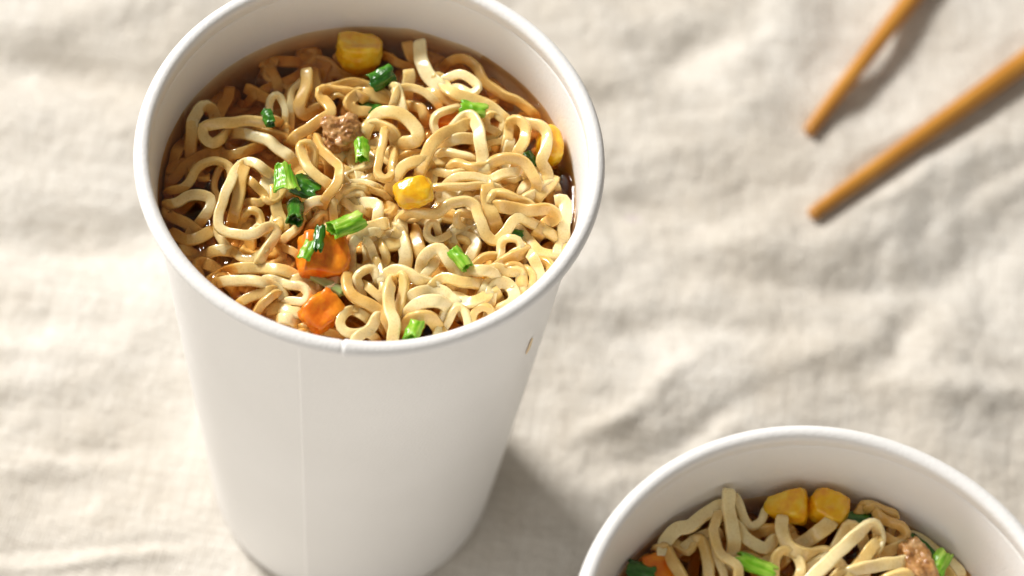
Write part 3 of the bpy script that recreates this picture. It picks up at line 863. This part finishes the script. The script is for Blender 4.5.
o = blob('carrot_cube', at(323, 258, Z + 3.6*mm), (5.0*mm, 4.8*mm, 4.0*mm), CARROT, 0.17, rot=(0.15, 0.18, 0.25), seed=4, boxy=0.74, pinch=0.2)
tag(o, 'large orange carrot cube under green scallion in the left half of the whole cup', 'carrot', GK)
o = blob('carrot_cube', at(322, 312, Z + 3.2*mm), (4.2*mm, 3.6*mm, 3.2*mm), CARROT, 0.2, rot=(0.3, -0.1, 0.9), seed=14, boxy=0.6, pinch=0.2)
tag(o, 'smaller orange carrot piece near the front rim of the whole cup', 'carrot', GK)
o = blob('carrot_cube', at(450, 121, Z + 3.4*mm), (2.6*mm, 1.8*mm, 1.8*mm), CARROT, 0.1, rot=(0.1, 0, 0.1), seed=24, boxy=0.7)
tag(o, 'tiny orange carrot bit framed by a noodle loop below the upper scallion', 'carrot', GK)
o = blob('meat_chunk', at(343, 134, Z + 3.4*mm), (4.6*mm, 3.9*mm, 3.0*mm), MEAT, 0.32, rot=(0.2, 0.3, 0.5), seed=3, boxy=0.35, sub=5)
tag(o, 'rough brown meat chunk among noodles in the upper half of the whole cup', 'meat', GM)

def sc(label, *a, **k):
    o = tube('scallion_piece', *a, **k); tag(o, label, 'scallion', GS); return o
sc('dark green scallion piece beside the half-sunk corn kernel at the back', 378, 76, Z + 3.6*mm, -25, 5.6*mm, 3.0*mm, DGREEN, arc=200, roll=90, squash=0.7, seed=1, wall=.0005)
sc('small dark green scallion bit lying on a noodle at the upper left', 270, 118, Z + 5.6*mm, 70, 3.4*mm, 1.5*mm, DGREEN, arc=240, roll=90, seed=2)
sc('short upright green scallion piece right below the meat chunk', 362, 150, Z + 5.6*mm, 86, 5.0*mm, 1.5*mm, GREEN, squash=0.6, seed=3)
sc('bright green scallion piece on a noodle at the upper right of the whole cup', 473, 109, Z + 7.2*mm, 8, 5.2*mm, 1.7*mm, GREEN, squash=0.55, seed=4, cut=0.1)
sc('bright crumpled scallion leaf left of the dark leaf at the centre left', 285, 180, Z + 7.4*mm, 82, 6.8*mm, 2.3*mm, GREEN, arc=150, roll=0, seed=5, bend=0.12, squash=0.5, wall=.0005, flare=0.5)
sc('dark green scallion leaf tucked beside the noodle loop at the centre left', 307, 188, Z + 4.4*mm, 25, 5.6*mm, 2.6*mm, DGREEN, arc=190, roll=0, seed=6, squash=0.6, wall=.0005)
sc('dark green hollow scallion tube with its open end towards the front', 295, 212, Z + 6.0*mm, 92, 6.0*mm, 1.7*mm, DGREEN, seed=7, squash=0.9, tilt=0.35, wall=.0004)
sc('light green broad scallion tube resting above the large carrot cube', 346, 225, Z + 9.4*mm, -24, 6.6*mm, 2.1*mm, GREEN, seed=8, squash=0.7)
sc('green upright scallion strip leaning on the large carrot cube', 319, 238, Z + 9.2*mm, 98, 5.6*mm, 1.1*mm, DGREEN, seed=9, squash=0.6)
sc('bright green scallion flake on the left corner of the large carrot cube', 307, 251, Z + 9.0*mm, -62, 4.6*mm, 1.3*mm, GREEN, seed=10, squash=0.35, arc=200, roll=0, wall=.0005)
sc('bright green scallion tube on noodles in the lower right of the whole cup', 460, 259, Z + 9.2*mm, 50, 4.8*mm, 1.5*mm, GREEN, seed=11, squash=0.85)
sc('pale green scallion tube near the front rim of the whole cup', 414, 331, Z + 8.4*mm, -68, 4.6*mm, 1.6*mm, GREEN, seed=12, squash=0.85, tilt=-0.2)
sc('long pale green scallion strip between the two carrot pieces', 328, 284, Z + 3.6*mm, 28, 7.0*mm, 1.1*mm, PGREEN, seed=13, squash=0.6)
sc('sunken dark green scallion under the noodle bend right of the meat', 371, 112, Z + 1.6*mm, 10, 5.0*mm, 2.0*mm, DGREEN, seed=14, arc=200, roll=0, squash=0.6, wall=.0005)
sc('tiny green scallion bit under the looping noodle near the right kernel', 530, 160, Z + 4.0*mm, 60, 3.4*mm, 1.2*mm, DGREEN, seed=15)
sc('tiny dark scallion bit at the bend of the long noodle right of centre', 515, 234, Z + 3.0*mm, 10, 3.2*mm, 1.1*mm, DGREEN, seed=16)
Z = ZS2
o = blob('corn_kernel', at(786, 507, Z + 4.6*mm), (4.0*mm, 4.3*mm, 4.5*mm), CORN, 0.10, rot=(0.1, 1.15, 0.1), taper=0.55, seed=32, boxy=0.42)
tag(o, 'larger left one of two corn kernels at the back of the cut-off cup', 'corn kernel', GC)
o = blob('corn_kernel', at(829, 508, Z + 5.0*mm), (4.4*mm, 3.8*mm, 3.4*mm), CORN, 0.14, rot=(0.1, 0.1, -0.2), taper=0.1, seed=39, boxy=0.25, pinch=0.2)
tag(o, 'rounder right one of two corn kernels at the back of the cut-off cup', 'corn kernel', GC)
sc('dark green scallion piece just right of the paired corn kernels', 852, 520, Z + 3.4*mm, 5, 7.0*mm, 1.6*mm, DGREEN, seed=21, squash=0.5, arc=220, roll=0, wall=.0005)
sc('curled green scallion leaf at the bottom edge below the paired kernels', 756, 566, Z + 7.6*mm, 22, 8.0*mm, 1.6*mm, GREEN, seed=22, squash=0.7, arc=230, roll=0, wall=.0005)
sc('dark green scallion bit at the left wall of the cut-off cup', 642, 572, Z + 3.0*mm, 10, 5.4*mm, 2.0*mm, DGREEN, seed=23, arc=200, roll=0, squash=0.6, wall=.0005)
sc('bright green curly scallion piece at the right side of the cut-off cup', 939, 564, Z + 5.4*mm, -62, 5.4*mm, 1.7*mm, GREEN, seed=24, squash=0.7, arc=260, roll=0, wall=.0005)
sc('long dark green scallion leaf behind the meat in the cut-off cup', 924, 551, Z + 2.6*mm, 42, 7.4*mm, 1.6*mm, DGREEN, seed=25, squash=0.6, arc=230, roll=0, wall=.0005)
o = blob('meat_chunk', at(917, 563, Z + 5.4*mm), (2.7*mm, 5.0*mm, 2.6*mm), MEAT, 0.32, rot=(0.1, 0.2, 0.55), seed=33, boxy=0.3, sub=5)
tag(o, 'rough brown meat shred at the right side of the cut-off cup', 'meat', GM)
o = blob('carrot_cube', at(658, 571, Z + 1.6*mm), (3.2*mm, 3.4*mm, 2.4*mm), CARROT, 0.1, rot=(0.1, 0, 0.4), seed=44, boxy=0.7)
tag(o, 'dim orange carrot bit at the lower left of the cut-off cup', 'carrot', GK)

# ------------------------------------------------------------------ chopsticks
def chopstick(tip, far, z_tip, z_far, label):
    a = at(tip[0], tip[1], z_tip); b0 = at(far[0], far[1], z_far)
    d = (b0 - a).normalized()
    L = 0.225
    rot = d.to_track_quat('Z', 'Y')
    prof = [(0.0, 0.0), (0.0013, 0.00005), (0.00165, 0.0004), (0.00178, 0.0012)]
    for i in range(1, 21):
        s = i / 20
        prof.append((0.00178 + 0.0020 * min(1, s * 1.5) ** 0.85, 0.0012 + s * (L - 0.002)))
    prof += [(0.0033, L - 0.0004), (0.0, L)]
    V, Fc = lathe(prof, 32)
    o = mesh_obj('chopstick', V, Fc, BAMBOO, loc=a)
    o.rotation_mode = 'QUATERNION'; o.rotation_quaternion = rot
    tag(o, label, 'chopstick', 'pair of chopsticks')
    return o, a, d
chopstick((808, 132), (910, 0), ZTIP, ZTIP + 0.0004, 'upper bamboo chopstick, the steeper one, tip resting on the cloth')
chopstick((811, 215), (1024, 62), ZTIP, ZTIP + 0.0004, 'lower bamboo chopstick, the one running out at the right edge of the photo')

# ------------------------------------------------------------------ light
W = bpy.data.worlds.new('World'); S.world = W; W.use_nodes = True
nt = W.node_tree; bg = nt.nodes['Background']
tc = N(nt, 'ShaderNodeTexCoord'); sep = N(nt, 'ShaderNodeSeparateXYZ'); nt.links.new(tc.outputs['Generated'], sep.inputs[0])
# dim ambient plus an added fill glow, low at near left, brightening cup fronts
zf = N(nt, 'ShaderNodeMapRange'); nt.links.new(sep.outputs[2], zf.inputs[0]); zf.inputs[1].default_value = 0.40; zf.inputs[2].default_value = 0.95; zf.inputs[3].default_value = 0.0; zf.inputs[4].default_value = 0.32
c = ramp(nt, math_(nt, 'SUBTRACT', math_(nt, 'ADD', math_(nt, 'ADD', math_(nt, 'MULTIPLY', sep.outputs[1], -0.37), math_(nt, 'MULTIPLY', sep.outputs[0], -0.34)), 0.5), zf.outputs[0]), [(0.25, (0.15, 0.14, 0.125)), (0.55, (0.22, 0.20, 0.175)), (0.86, (1.0, 0.96, 0.90))])
nt.links.new(c, bg.inputs[0]); bg.inputs[1].default_value = 1.13
ld = bpy.data.lights.new('window_lamp', 'AREA'); ld.shape = 'DISK'; ld.size = 0.62; ld.energy = 85; ld.color = (1.0, 0.972, 0.93)
lo = bpy.data.objects.new('window_lamp', ld); COL.objects.link(lo)
phi, el = math.radians(38), math.radians(39)
trav = Vector((math.cos(phi) * math.cos(el), -math.sin(phi) * math.cos(el), -math.sin(el)))
tgt = Vector((0.04, 0.03, 0.06))
lo.location = tgt - trav * 2.4
lo.rotation_mode = 'QUATERNION'; lo.rotation_quaternion = trav.to_track_quat('-Z', 'Y')

S.view_settings.view_transform = 'Standard'; S.view_settings.look = 'None'
S.view_settings.exposure = 0.0; S.view_settings.gamma = 1.0
S.render.engine = 'CYCLES'
S.cycles.use_denoising = True
S.cycles.transparent_max_bounces = 24
S.cycles.max_bounces = 10; S.cycles.diffuse_bounces = 6
